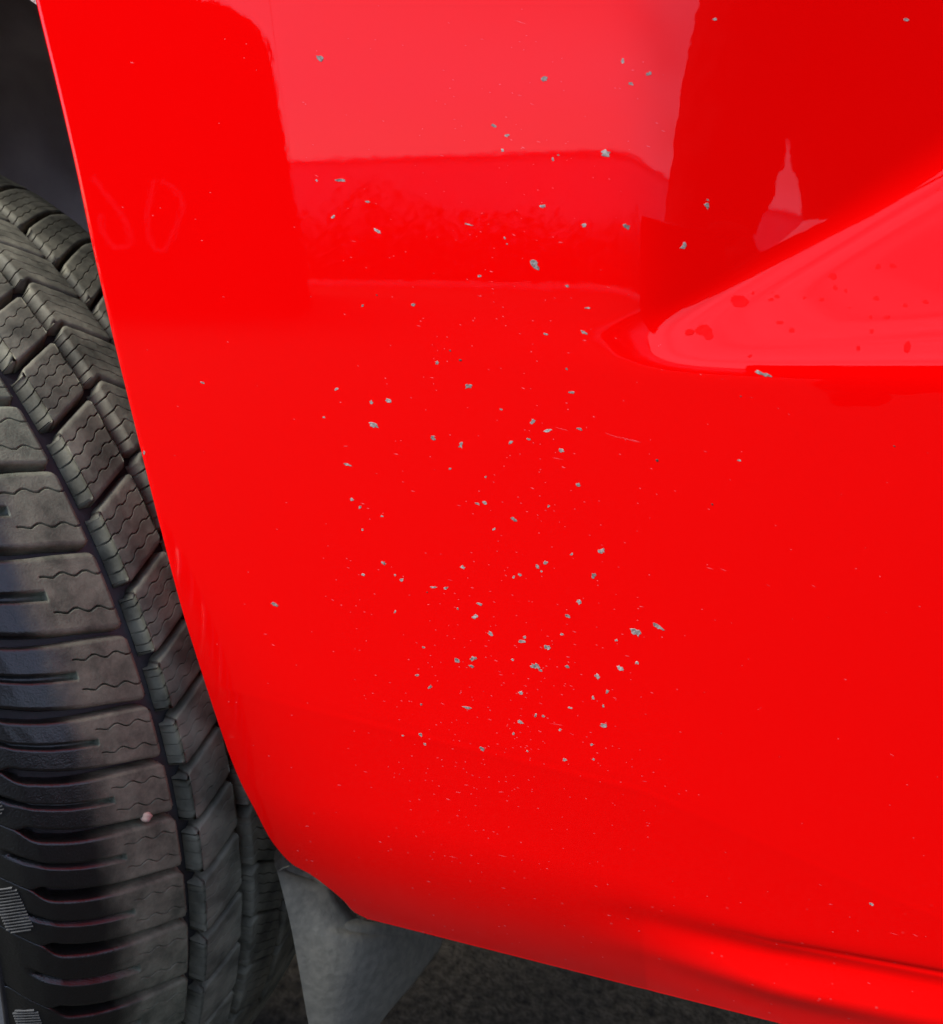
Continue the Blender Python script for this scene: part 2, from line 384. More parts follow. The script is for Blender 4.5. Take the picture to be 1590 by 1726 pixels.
# dried droplets dulling the ledge
spots = [(1404,466,13,12),(1185,556,28,16),(1193,562,22,20),(1163,560,15,14),(1247,508,36,18),(1310,500,9,7),(1302,494,4,3),(1426,490,6,6),
(1356,502,5,5),(1480,450,10,9),(1505,448,14,8),(1477,503,12,7),(1495,535,10,7),(1470,558,9,7),(1315,544,12,7),(1335,557,12,7),(1264,600,8,6),
(1447,587,9,8),(1432,518,4,4),(1300,505,8,7),(1385,505,9,7),(1408,485,10,8),(1526,515,10,6),(1560,509,12,6),(1270,494,6,5),(1467,535,8,6),(1530,585,14,18)]
for (u, v, L, Wd) in spots:
    vs, fs = decal(u, v, L, Wd, 0, .00003, 16, .10); o = mesh_obj('water_spot', vs, fs, M_SPOT); fenderpart(o)
# hair-fine nicks and sandblast: uncountable, one piece
acc = [[], [], 0]
def nick(u, v, L, w, an):
    ca, sa = math.cos(R_(an)), math.sin(R_(an))
    q = np.array([(-L/2, 0), (-L*.1, -w/2), (L/2, 0), (L*.05, w/2)])
    U = u+q[:, 0]*ca-q[:, 1]*sa; Vv = v+q[:, 0]*sa+q[:, 1]*ca
    p = hit(U, Vv, 6); p = p+normal(p)*.00003
    addmesh(acc, p, [(0, 3, 2, 1)])
def in_panel(u, v):
    lu = np.interp(v, [-700, 0, 437, 762, 1038, 1217, 1427, 1476, 1547], [-60, 68, 167, 243, 313, 370, 467, 523, 619])
    return u > lu+12 and v < bottom_v(u)-8 and u < 1585 and v > 3
n = 0
while n < 800:
    if rng.random() < .72:
        u = rng.normal(850, 165); v = rng.uniform(60, 1340) if rng.random() < .45 else rng.normal(1200, 190)
    else:
        u = rng.uniform(80, 1585); v = rng.uniform(0, 1690)
    if not in_panel(u, v): continue
    if u > 1120 and v < 620: continue
    big = rng.random() < .12
    L = rng.uniform(4, 9) if big else rng.uniform(1.6, 4.2)
    nick(u, v, L, rng.uniform(.9, 1.6) if big else rng.uniform(.8, 1.6), rng.normal(15, 8)); n += 1
for (x0, y0, x1, y1) in [(1040,735,1078,746),(1018,729,1050,740),(1062,740,1082,746),(1190,956,1204,960),(1214,958,1226,963),(1292,985,1298,988),(1368,986,1376,990),
                         (935,720,960,726),(930,771,952,775),(1500,1572,1516,1577),(1538,1574,1548,1579),(865,33,890,41),(1500,1270,1508,1275),(1380,1490,1386,1493),(926,1219,950,1223),(840,1441,856,1445),(758,1443,772,1447)]:
    nick((x0+x1)/2, (y0+y1)/2, math.hypot(x1-x0, y1-y0), .75, math.degrees(math.atan2(y1-y0, x1-x0)))
nk = mesh_obj('fine_nicks', np.concatenate(acc[0]), acc[1], M_NICK); fenderpart(nk); nk['kind'] = 'stuff'
# edge of the clear protection film, a hair-thin ridge down the panel
fp = catmull([(452,-200),(455,0),(462,60),(480,190),(497,310),(512,400),(522,455)], 60)
pp = hit(fp[:, 0], fp[:, 1]); nn = normal(pp); w3 = np.array([.00011, 0, 0])
fv = np.stack([pp-w3, pp+nn*.00003, pp+w3], 1)
fo = grid_mesh('film_edge', fv, M_PAINT, flip=True); fenderpart(fo)

# ---- rest of the body, plain but present (out of frame, it shades the ground and the wheel house)
def body_mesh():
    x0 = V[-1, :, 0].max(); parts = []
    xs = np.array([xr-.001, xr+.5, xr+1.2, xr+2.2, xr+2.9]); zs = np.linspace(Bc[-1, 1], ztop, 12)
    return xs, zs
edge = V[-1, nr:, :]
ys = edge[:, 1]; zz = edge[:, 2]
cols = [np.stack([edge[:, 0]+dx, ys+dy, zz], -1) for dx, dy in ((0, 0), (.3, .002), (.9, .01), (1.8, .02), (2.6, .08))]
side = grid_mesh('door', np.stack(cols), M_PAINT); own(side)
top = V[:, -1, :]
upc = [np.stack([top[:, 0], top[:, 1]+dy, top[:, 2]+dz], -1) for dz, dy in ((0, 0), (.1, .01), (.2, .05), (.26, .15), (.30, .9), (.30, 1.6))]
up_ = grid_mesh('bonnet', np.stack(upc, 1), M_PAINT); own(up_)
bm = bmesh.new(); box_bm(bm, (-.04, .40, .345), (3.2, 1.95, .40), .01); box_bm(bm, (-1.3, .70, .34), (-.1, 1.95, .95), .02)
box_bm(bm, (-.08, .42, .41), (3.2, 1.95, 1.3), .03)
ub = bm_obj('underbody', bm, M_UNDER); own(ub)

# ---- wheel-arch liner: a curved shell hugging the wheel house
WC = np.array([-.533, .3715, .33])
lv = []
th = np.linspace(R_(6), R_(200), 70)
for a in th:
    row = []
    for y_, rr in ((.318, .405), (.322, .420), (.34, .435), (.42, .44), (.52, .44), (.60, .43), (.645, .40), (.66, .30), (.66, .05)):
        rr2 = rr+.004*math.sin(a*9)*(.33 < y_ < .6)+.006*sstep(.35, .5, a % .52)*(y_ > .4)
        row.append((-.50+rr2*math.cos(a), y_, .335+rr2*math.sin(a)*1.02))
    lv.append(row)
ln = grid_mesh('wheel_arch_liner', np.array(lv), M_LINER, flip=True); own(ln)

# ================================================================== TYRE
AX = np.array([.2046, .9788, 0.]); E1 = np.array([.9788, -.2046, 0.])   # axle, horizontal rearward
RR = .33
# fitted angle origin: e1' / e2' in the wheel plane (from the photogrammetric fit)
TH0 = R_(90-81.638)
def drop(s): return 1.233*(np.abs(s)/.08)**2*.01
# outer profile (lateral mm, radial drop mm) continued past the shoulder by arclength
prof_s = np.array([.0, -.02, -.035, -.05, -.065, -.08, -.088, -.094, -.099, -.103, -.106, -.108, -.1085, -.107, -.103, -.099])
prof_d = np.array([0, .0008, .0024, .0048, .0081, .0123, .0152, .019, .0245, .031, .039, .047, .056, .066, .075, .082])
prof_l = np.r_[0, np.cumsum(np.hypot(np.diff(prof_s), np.diff(prof_d)))]
def tyre_pt(s, phi, h):
    """s: tread metres (<-.08 runs down the shoulder by arclength), phi: metres round the tread, h: height over surface"""
    s = np.asarray(s, float); phi = np.asarray(phi, float); h = np.asarray(h, float)
    s, phi, h = np.broadcast_arrays(s, phi, h)
    l = np.where(s < 0, -s, 0)
    # arclength of the lateral coordinate: identical near the crown
    ll = np.interp(l, [0, .08, .088, .3], [0, np.interp(.08, -prof_s[:6], prof_l[:6]), np.interp(.088, -prof_s[:7], prof_l[:7]), .3+.004])
    ps = np.interp(ll, prof_l, prof_s); pd = np.interp(ll, prof_l, prof_d)
    e = 1e-3
    ds = np.interp(ll+e, prof_l, prof_s)-np.interp(ll-e, prof_l, prof_s); dd = np.interp(ll+e, prof_l, prof_d)-np.interp(ll-e, prof_l, prof_d)
    nrm = np.hypot(ds, dd)+1e-12
    ns_neg, nr_neg = -dd/nrm, -ds/nrm
    S_ = np.where(s < 0, ps, s); D_ = np.where(s < 0, pd, drop(s))
    sl = 2*1.233*.01*s/.08**2
    ns = np.where(s < 0, ns_neg, sl/np.sqrt(1+sl*sl)); nrr = np.where(s < 0, nr_neg, 1/np.sqrt(1+sl*sl))
    r = RR-D_+h*nrr; lat = S_+h*ns
    a = phi/RR-TH0_FIX
    return WC+lat[..., None]*AX+(r*np.cos(a))[..., None]*E1+(r*np.sin(a))[..., None]*np.array([0, 0, 1.])
# angle between the fit's origin and the horizontal rearward direction
ex = np.array([0.85595756, 0., -0.51704608]); e2x = np.array([-0.12581404, -0.96994297, -0.20828217])
# in camera axes (x right, y down, z forward) -> world
def c2w(v): return v[0]*RT-v[1]*UP+v[2]*FW
ew = c2w(ex); TH0_FIX = -math.atan2(ew[2], ew@E1)

K = [141.5, 104.8, 68.1, 36.7, 10.9, -14.6, -41.6, -68.3, -101.0]
up_p = [31, 27, 28, 29, 31, 33, 37, 36, 31, 27, 26, 27, 30, 33, 36, 34, 30, 27]
Kup = []; x = 141.5
i = 0
while x < 930: x += up_p[i % len(up_p)]; Kup.append(x); i += 1
Kdn = []; x = -101.0; i = 4
while x > -1100: x -= up_p[i % len(up_p)]; Kdn.append(x); i += 1
# close the ring: 2073 mm circumference
allK = sorted(Kup+K+Kdn)
C_ = 2*math.pi*330
allK = [k for k in allK if k > 945-C_+12]
slant1 = lambda s: np.interp(-s, [.0, .035, .049, .060, .068, .075, .081, .086, .090, .094, .098, .110], [-2, 0, 4, 6.8, 9.3, 12, 15, 18, 21, 24.3, 28, 40])/1000.
slant2 = lambda s: np.interp(s, [-.027, -.0045], [15.5, 28.5])/1000.
slant3 = lambda s: np.interp(s, [.001, .006, .026], [33.0, 35.5, 22.0])/1000.
slant4 = lambda s: np.interp(s, [.030, .060, .078], [20, 44, 55])/1000.
tyre_r = empty('wheel', tuple(WC)); 
tyre_r.parent = car; tyre_r.matrix_parent_inverse = Matrix.Translation(-car.location)
def tpart(o):
    o.parent = tyre_r; o.matrix_parent_inverse = Matrix.Translation(-Vector(WC)); return o
def tri(x): return np.sin(x)+.15*np.sin(3*x)
def block(sL, sR, sl, p0, p1, gL, gR, depth, sipes, zamp, zwl, sstart, slot=None, nS=34, wallL=.0014, wallR=.0012, mat=M_TREAD, chf=.0007, seed=0, fadeS=None):
    """tread block: lateral range sL..sR, circumference p0..p1 (mm) before slant; real grooves, sipes cut in"""
    r_ = np.random.default_rng(seed+abs(int(p0*7)))
    S0 = np.linspace(sL, sR, nS)
    if sstart is not None: S0 = np.sort(np.r_[S0, sstart-.0004, sstart+.0004])
    if slot is not None: S0 = np.sort(np.r_[S0, slot-.0008, slot-.0002, slot+.0006])
    lat = np.r_[sL-wallL, sL-wallL*.2, sL+chf, S0[1:-1], sR-chf, sR+wallR*.2, sR+wallR]
    hl = np.r_[-depth, -chf, 0, np.zeros(len(S0)-2), 0, -chf, -depth]
    gap = np.interp(lat, [sL, sR], [gL, gR])/1000
    dl = np.full(len(lat), depth)
    if slot is not None:
        wl_ = sstep(-.0955, -.088, lat); gap = np.interp(lat, [-.09, sR], [gL, gR])/1000*sstep(-.094, -.089, lat)+.0001; dl = depth*wl_+.0002
        hl = np.where(lat < sL+.001, 0, hl)
    LEN = (p1-p0)/1000
    rows = [(0.0, -1, 0), (.0, -.5, 0), (.03, 0, 0)]
    cuts = []
    for b in sipes:
        k_ = 1.6 if slot is not None else 1.25
        cuts += [(b+q_*k_, y_, 1) for q_, y_ in ((-.016, 0), (-.0095, 0), (-.0065, 'S'), (.0065, 'S'), (.0095, 0), (.016, 0))]
    if slot is not None:
        cuts += [(.44, 0, 2), (.452, 'L', 2), (.50, 'L', 2), (.548, 'L', 2), (.56, 0, 2)]
    fill = [b for b in np.linspace(.08, .92, 9) if all(abs(b-c[0]) > .03 for c in cuts)]
    rows += sorted(cuts+[(b, 0, 0) for b in fill], key=lambda c: c[0])
    rows += [(.97, 0, 0), (1., -.5, 0), (1., -1, 0)]
    nb = len(rows); Pts = np.zeros((len(lat), nb, 3))
    zig = zamp*tri(2*math.pi*(lat-sR)/zwl)/1000*np.clip((lat-(sstart if sstart is not None else sL-1))/.004, 0, 1)
    zig = np.where((lat < sL) | (lat > sR), 0, zig)
    endw = np.clip((lat-sL)/.003, 0, 1)*np.clip((sR-lat)/.002, 0, 1)
    rnd = r_.uniform(-.9, .9, 2)
    for j, (b, kk, ty) in enumerate(rows):
        h = hl.copy()
        ph = p0/1000+sl(lat)+gap/2+b*(LEN-gap)
        if kk == -1: h = np.minimum(h, -dl); ph = ph+(-1 if j == 0 else 1)*.0008*(dl/depth)
        elif kk == -.5: h = np.minimum(h, -chf*dl/depth)
        elif kk == 'S':
            act = np.ones_like(lat) if sstart is None else (lat > sstart).astype(float)
            h = h-.0028*act*(hl > -depth*.5)
        elif kk == -.05 and ty == 1:
            h = h-0.0
        elif kk == 'L':
            act = (lat < slot).astype(float)*(hl > -depth*.5)*sstep(-.100, -.0945, lat)
            h = h-.0045*act
        near = min([abs(b-c) for c in sipes] or [1])
        wz = max(0, 1-near/.15)
        ph = ph+zig*wz
        # corners slightly rounded and irregular edges
        rad = .0022
        if kk in (-1, -.5):
            pass
        if j < 3 or j >= nb-3:
            sgn = 1 if j < 3 else -1
            cr = np.clip(1-(sR-lat)/rad, 0, 1)**2*rad+np.clip(1-(lat-sL)/rad, 0, 1)**2*rad*.8
            ph = ph+sgn*cr
        h = h+(hl > -chf*.5)*(kk != -1)*(.00003 if slot is not None else .00010)*np.sin(lat*900+b*9+rnd[0]*9)
        Pts[:, j] = tyre_pt(lat, ph, h)
    o = grid_mesh('tread_block', Pts, mat, flip=False)
    return tpart(o)
# rib 1 has a dusty inner half and a dressed, shinier shoulder: one material, mixed across the rib by distance from the axle plane
def shoulder_mat():
    m, n, b = new_mat('shoulder_rubber')
    g1 = n.nodes.new('ShaderNodeNewGeometry')
    vd = n.nodes.new('ShaderNodeVectorMath'); vd.operation = 'DOT_PRODUCT'; vd.inputs[1].default_value = tuple(AX)
    n.links.new(g1.outputs['Position'], vd.inputs[0])
    of = n.nodes.new('ShaderNodeMath'); of.operation = 'SUBTRACT'; of.inputs[1].default_value = float(WC@AX)
    n.links.new(vd.outputs['Value'], of.inputs[0])
    nz = n.nodes.new('ShaderNodeTexNoise'); nz.inputs['Scale'].default_value = 38; nz.inputs['Detail'].default_value = 7; nz.inputs['Roughness'].default_value = .65
    n.links.new(g1.outputs['Position'], nz.inputs['Vector'])
    ma = n.nodes.new('ShaderNodeMath'); ma.operation = 'MULTIPLY_ADD'; ma.inputs[1].default_value = .022
    n.links.new(nz.outputs['Fac'], ma.inputs[0]); n.links.new(of.outputs[0], ma.inputs[2])
    mr = n.nodes.new('ShaderNodeMapRange'); mr.interpolation_type = 'SMOOTHSTEP'
    mr.inputs['From Min'].default_value = -.061; mr.inputs['From Max'].default_value = -.044
    n.links.new(ma.outputs[0], mr.inputs['Value'])
    n2 = n.nodes.new('ShaderNodeTexNoise'); n2.inputs['Scale'].default_value = 85; n2.inputs['Detail'].default_value = 9; n2.inputs['Roughness'].default_value = .7
    n.links.new(g1.outputs['Position'], n2.inputs['Vector'])
    cr = n.nodes.new('ShaderNodeValToRGB'); cr.color_ramp.elements[0].position = .34; cr.color_ramp.elements[1].position = .68
    cr.color_ramp.elements[0].color = (.070, .076, .046, 1); cr.color_ramp.elements[1].color = (.225, .225, .145, 1)
    n.links.new(n2.outputs['Fac'], cr.inputs['Fac'])
    mix = n.nodes.new('ShaderNodeMix'); mix.data_type = 'RGBA'
    mix.inputs[6].default_value = (.012, .012, .010, 1)
    n.links.new(mr.outputs[0], mix.inputs[0]); n.links.new(cr.outputs['Color'], mix.inputs[7])
    n.links.new(mix.outputs[2], b.inputs['Base Color'])
    cw = n.nodes.new('ShaderNodeMapRange'); cw.inputs['To Min'].default_value = .3; cw.inputs['To Max'].default_value = 0
    n.links.new(mr.outputs[0], cw.inputs['Value']); n.links.new(cw.outputs[0], b.inputs['Coat Weight']); b.inputs['Coat Roughness'].default_value = .12
    rr = n.nodes.new('ShaderNodeMapRange'); rr.inputs['To Min'].default_value = .3; rr.inputs['To Max'].default_value = .78
    n.links.new(mr.outputs[0], rr.inputs['Value']); n.links.new(rr.outputs[0], b.inputs['Roughness'])
    n3 = n.nodes.new('ShaderNodeTexNoise'); n3.inputs['Scale'].default_value = 1100; n3.inputs['Detail'].default_value = 3
    n.links.new(g1.outputs['Position'], n3.inputs['Vector'])
    bp = n.nodes.new('ShaderNodeBump'); bp.inputs['Strength'].default_value = .45; bp.inputs['Distance'].default_value = .0004
    n.links.new(n3.outputs['Fac'], bp.inputs['Height']); n.links.new(bp.outputs[0], b.inputs['Normal'])
    return m
M_SH = shoulder_mat()
for i in range(len(allK)-1):
    p0, p1 = allK[i], allK[i+1]
    vis = -330 < p0 < 520
    b4 = [.2, .4, .6, .8] if p1-p0 > 30 else [.25, .5, .75]
    block(-.1098, -.0353, slant1, p0, p1, 5.5, 2.6, .0075, [.28, .74], 1.15, .0085, -.058, slot=-.0585, nS=54, chf=.0011, seed=1, mat=M_SH)
    block(-.0265, -.0045, slant2, p0, p1, 3.6, 3.2, .0075, b4, .9, .0075, None, nS=34, wallL=.0030, seed=2)
    block(.0022, .0252, slant3, p0, p1, 1.8, 1.6, .0075, b4, .35, .007, None, nS=24, wallL=.0030, seed=3)
    block(.0305, .078, slant4, p0, p1, 3.2, 2.0, .0075, b4, .5, .008, None, nS=24, wallL=.0030, seed=4)
# carcass under the grooves, shoulder and inner side
lat = np.r_[np.linspace(-.1115, -.08, 16), np.linspace(-.078, .078, 30)]
hh = np.where(lat < -.1, -.0012, -.0079)
phs = np.linspace(-C_/2000, C_/2000, 361)
cv = tyre_pt(lat[:, None], phs[None], hh[:, None])
tpart(grid_mesh('tread_base', cv, M_CARC, flip=False))
def ring(name, pl, mat, n=241, flip=False):
    a = np.linspace(0, 2*math.pi, n)
    P = np.array(pl, float)
    q = WC+P[:, 0][:, None, None]*AX+P[:, 1][:, None, None]*(np.cos(a)[None, :, None]*E1+np.sin(a)[None, :, None]*np.array([0, 0, 1.]))
    return tpart(grid_mesh(name, q, mat, flip=flip))
# sidewalls and rim
sw0 = tyre_pt(np.array([-.1105]), np.array([0.]), np.array([0.]))[0]-WC
s0, r0 = sw0@AX, math.hypot(sw0@E1, sw0[2])
ring('rubber_ridge', [(s0+.001, r0+.001), (s0-.0006, r0+.0008), (s0-.001, r0-.0002), (s0-.0004, r0-.0012), (s0+.001, r0-.002)], M_CARC, flip=True)
ring('sidewall', [(s0+.0008, r0-.0005), (-.1055, .293), (-.108, .284), (-.1085, .272), (-.107, .262), (-.103, .252), (-.098, .247), (-.090, .243)], M_SIDE, flip=True)
ring('inner_sidewall', [(.077, RR-.0115), (.084, .310), (.092, .298), (.098, .28), (.095, .262), (.085, .245)], M_CARC)
ring('rim', [(-.092, .245), (-.097, .243), (-.0975, .236), (-.088, .230), (-.06, .225), (-.02, .222), (.085, .225), (.087, .245)], M_RIM, flip=True)
sp_bm = bmesh.new()
spv = []
for k in range(5):
    a0 = k*2*math.pi/5
    for da in (-.16, .16):
        pass
# five rim spokes
for k in range(5):
    a0 = k*2*math.pi/5+.3; vs = []
    for rr_, hw, lt in ((.04, .035, -.045), (.13, .022, -.06), (.224, .03, -.075)):
        for sg in (-1, 1):
            for th_ in (0, .02):
                c_, s_ = math.cos(a0), math.sin(a0)
                p = WC+AX*(lt+th_)+(E1*c_+np.array([0, 0, 1])*s_)*rr_+(-E1*s_+np.array([0, 0, 1])*c_)*hw*sg
                vs.append(p)
    fs = []
    for b_ in (0, 4):
        fs += [(b_, b_+4, b_+6, b_+2), (b_+1, b_+3, b_+7, b_+5), (b_, b_+1, b_+5, b_+4), (b_+2, b_+6, b_+7, b_+3)]
    tpart(mesh_obj('spoke', vs, fs, M_RIM))
# hatched marks moulded on the shoulder, one every second pitch
def hatch(pc, sc, wl=.0095, ln_=.022, n=15):
    vs, fs = [], []
    for i in range(n):
        f0 = (i-n/2)*ln_/n; sh = -.0004*(i-n/2)*.6
        cut = .75 if i in (0, n-1) else 1
        for (dp, h) in ((0, 0.0001), (.0004, .0007), (.0009, .0007), (.00125, .0001)):
            pass
        a = np.array([sc-wl/2*cut+sh, sc+wl/2*cut+sh])
        rows = [tyre_pt(a, pc+f0+dp+slant1(a)*.0, np.array([h, h])) for dp, h in ((0, .0001), (.0003, .0007), (.0007, .0007), (.0010, .0001))]
        b = len(vs)
        for r_ in rows: vs += list(r_)
        for q in range(3): fs.append((b+q*2, b+q*2+2, b+q*2+3, b+q*2+1))
    return vs, fs
i0 = allK.index(-68.3)
for i in range(i0 % 2, len(allK)-1, 2):
    pc = (allK[i]+allK[i+1])/2000+float(slant1(-.1005))
    vs, fs = hatch(pc, -.1015)
    tpart(mesh_obj('hatch_mark', vs, fs, M_HATCH, smooth=False))

# ---- mud flap bracket behind the wheel, weathered grey plastic
lf = catmull([(474,1424),(463,1436),(462,1450),(468,1472),(478,1510),(491,1565),(505,1640),(520,1726),(545,1850),(560,1960)], 60)
rt = catmull([(478,1432),(480,1448),(484,1463),(523,1479),(547,1496),(566,1529),(582,1550),(600,1567),(640,1573),(700,1579),(742,1592),(712,1640),(632,1740),(590,1850),(570,1960)], 60)
nn_ = 26; fl = []
for i in range(60):
    row = []
    for k in range(nn_):
        f = k/(nn_-1); u = lf[i, 0]+(rt[i, 0]-lf[i, 0])*f; v = lf[i, 1]+(rt[i, 1]-lf[i, 1])*f
        dep = .302+.014*f+.06*max(0, (u-535)/200.)**2
        row.append(on_plane(np.array(u), np.array(v), dep))
    fl.append(row)
fl = np.array(fl)
back = fl+np.array([.0, .006, .001])
full = np.concatenate([fl, back[:, ::-1], fl[:, :1]], 1)
flap = grid_mesh('mud_flap', full, M_FLAP, flip=True); own(flap)
# seam of the clip at its top corner
sm = catmull([(471,1466),(477,1463),(485,1461)], 8)
sq = on_plane(sm[:, 0], sm[:, 1], .3015)
smo = grid_mesh('seam', np.stack([sq, sq+np.array([.0, .0, -.0006]), sq+np.array([0, .002, -.0008])], 1), M_FLAP, flip=True); smo.parent = flap

# pebble wedged in the tread
bm = bmesh.new(); bmesh.ops.create_icosphere(bm, subdivisions=3, radius=1)
for v_ in bm.verts:
    v_.co *= 1+.14*math.sin(v_.co.x*4+1)+.10*math.sin(v_.co.y*5+v_.co.z*3)
peb = bm_obj('pebble', bm, M_PEB, smooth=True)
dpx = ray(np.array(261.), np.array(1379.))
peb_p = tyre_pt(-.0475, (10.9-25.5+2)/1000+slant1(-.0475), -.0005)
peb.location = peb_p
peb.scale = (.0030, .0021, .0019); peb.rotation_euler = (.2, .1, .3)
tag(peb, 'small pale pink pebble wedged in a groove of the black tyre', 'pebble')

# ================================================================== GROUND AND SURROUNDINGS (seen mirrored in the paint)
def sheet(name, x0, x1, y0, y1, z, mat, n=2):
    vs = [(x0, y0, z), (x1, y0, z), (x1, y1, z), (x0, y1, z)]
    o = mesh_obj(name, vs, [(0, 1, 2, 3)], mat, smooth=False); o['kind'] = 'structure'; return o
sheet('ground', -300, 300, -300, 300, 0, M_ASPH)
sheet('lightened_strip', -3, 4, .34, 4, .004, M_LIGHTENED)  # added paler sheet that lifts the dim ground under the car
sheet('verge', -60, 60, -60, -20.5, .006, M_VERGE)
bm = bmesh.new(); box_bm(bm, (-60, -20.4, 0), (60, -19.9, .14), .02)
kb = bm_obj('kerb', bm, M_KERB); kb['kind'] = 'structure'
bm = bmesh.new(); box_bm(bm, (-30, -23.0, 0), (40, -22.6, 3.36), .03); box_bm(bm, (-30.1, -23.1, 3.362), (40.1, -22.5, 3.46), .02)
gw = bm_obj('garden_wall', bm, M_WALL); tag(gw, 'long pale rendered wall across the road, mirrored in the paint', 'wall')
# dark timber shed to the left, mirrored left of the film edge
shed = empty('timber_shed', (-9, -11, 0)); tag(shed, 'dark timber shed with a low roof standing across the yard', 'shed')
azr = R_(-29.6)
SM = Matrix.Translation((math.sin(azr)*12, Y0-math.cos(azr)*12, 0)) @ Matrix.Rotation(azr, 4, 'Z') @ Matrix(((1, 0, -.125, .0), (0, 1, 0, 0), (0, 0, 1, 0), (0, 0, 0, 1)))   # lean added to slant the shed's edge as mirrored in the paint
def sown(o): o.parent = shed; o.matrix_parent_inverse = Matrix.Translation((9, 11, 0)); return o
bm = bmesh.new(); box_bm(bm, (-7, -5, 0), (-.003, 0, 2.899), 0, SM); sown(bm_obj('shed_wall', bm, M_DARKWOOD))
rv = [(-7.3, 2.9), (-.005, 2.9), (.0, 3.05), (.0, 3.18)]+[(-.85*(1-math.cos(t)), 3.18+.62*math.sin(t)) for t in np.linspace(.1, math.pi/2, 12)]+[(-7.3, 3.98)]
n_ = len(rv); sv_ = [tuple(SM @ Vector((a, .003, b))) for a, b in rv]+[tuple(SM @ Vector((a, -5.3, b))) for a, b in rv]
sown(mesh_obj('shed_roof', sv_, [tuple(range(n_)), tuple(range(2*n_-1, n_-1, -1))]+[(k, (k+1) % n_, n_+(k+1) % n_, n_+k) for k in range(n_)], M_DARKWOOD, smooth=False))

# hose added on the shed wall: its mirror image draws two pale loops
SI = SM.inverted()
def to_shed(pts):
    P = hit(np.array([p[0] for p in pts], float), np.array([p[1] for p in pts], float)); n = normal(P); d = P-CAM; r = d-2*(d*n).sum(-1, keepdims=True)*n
    out = []
    for a, b in zip(P, r):
        la = SI @ Vector(a); lb = SI.to_3x3() @ Vector(b); t_ = (.06-la.y)/lb.y; out.append(SM @ (la+lb*t_))
    return np.array(out)
hv, hf = [], []
for lp_ in ([(156,298),(180,330),(205,365),(219,392),(217,416),(195,418),(176,395),(168,362)], [(262,303),(252,345),(250,385),(258,415),(272,425),(289,402),(302,370),(308,345),(292,318),(270,306)]):
    c = catmull(to_shed(catmull(lp_, 40)), 60); tg_ = np.gradient(c, axis=0); tg_ /= np.linalg.norm(tg_, axis=1, keepdims=True)
    nrm_ = np.array(SM.to_3x3() @ Vector((0, 1, 0))); sd_ = np.cross(tg_, nrm_)
    b0 = len(hv)
    for i in range(60):
        for t in range(6):
            a = t*math.pi/3; hv.append(c[i]+(sd_[i]*math.cos(a)+nrm_*math.sin(a))*.036)
    for i in range(59):
        for t in range(6): hf.append((b0+i*6+t, b0+i*6+(t+1) % 6, b0+i*6+6+(t+1) % 6, b0+i*6+6+t))
tag(mesh_obj('hose', hv, hf, M_HOSE), 'pale hose in two loops, added on the dark shed wall for its mirror image', 'hose')
# hedge added before the wall to fade its mirror image, leaves thinning upwards
hrg = np.random.default_rng(11); N_ = 42000
hx = hrg.uniform(-22, 24, N_); top_ = 1.5+.16*np.sin(hx*.7+1)+.12*np.sin(hx*1.9)+.35*np.exp(-((hx+10.6)/1.1)**2)*3.2
hz_ = (top_+.55)*(1-np.sqrt(1-hrg.random(N_)))**.9; hy = -21.6+hrg.normal(0, .32, N_)
c = np.stack([hx, hy, np.maximum(hz_, .05)], 1); d1 = hrg.normal(0, .042, (N_, 3)); d2 = hrg.normal(0, .042, (N_, 3))
vv = np.stack([c-d1, c-d2, c+d1, c+d2], 1).reshape(-1, 3)
hme = mesh_obj('hedge', vv, np.arange(N_*4).reshape(-1, 4), M_LEAF, smooth=False); tag(hme, 'ragged dark hedge added to fade the pale wall mirrored in the paint', 'hedge')
# bare-limbed tree across the road, mirrored on the ledge
tree = empty('tree', (4.3, -8, 0)); tag(tree, 'tall thinly leaved tree beyond the road, mirrored on the ledge', 'tree')
tb = [[], [], 0]; leaf = [[], [], 0]
trg = random.Random(3)
def tube(a, b, ra, rb_):
    a, b = np.array(a), np.array(b); d = b-a; d = d/np.linalg.norm(d)
    x_ = np.cross(d, [.3, .9, .1]); x_ /= np.linalg.norm(x_); y_ = np.cross(d, x_)
    vs = [a+(x_*math.cos(t)+y_*math.sin(t))*ra for t in np.linspace(0, 2*math.pi, 7)[:-1]]+[b+(x_*math.cos(t)+y_*math.sin(t))*rb_ for t in np.linspace(0, 2*math.pi, 7)[:-1]]
    addmesh(tb, np.array(vs), [(i, (i+1) % 6, 6+(i+1) % 6, 6+i) for i in range(6)])
def grow(p, d, L, r, dep):
    q = p
    for k in range(3):
        d2 = (d+Vector((trg.gauss(0, .12), trg.gauss(0, .12), trg.gauss(.02, .08)))).normalized(); n_ = q+d2*L/3
        tube(q, n_, r*(1-k*.12), r*(1-(k+1)*.12)); q = n_; d = d2
    if dep == 0:
        for _ in range(9):
            c = q+Vector((trg.gauss(0, .22), trg.gauss(0, .22), trg.gauss(0, .18)))
            u1 = Vector((trg.gauss(0, 1), trg.gauss(0, 1), trg.gauss(0, 1))).normalized()*.05; u2 = u1.orthogonal().normalized()*.04
            addmesh(leaf, np.array([c-u1, c-u2, c+u1, c+u2]), [(0, 1, 2, 3)])
        return
    for _ in range(3):
        grow(q, (d*.8+Vector((trg.gauss(0, .55), trg.gauss(0, .55), trg.gauss(.15, .3)))).normalized(), L*.68, r*.6, dep-1)
grow(Vector((4.3, -8, 0)), Vector((-.22, 0, 1)).normalized(), 5.2, .15, 4)
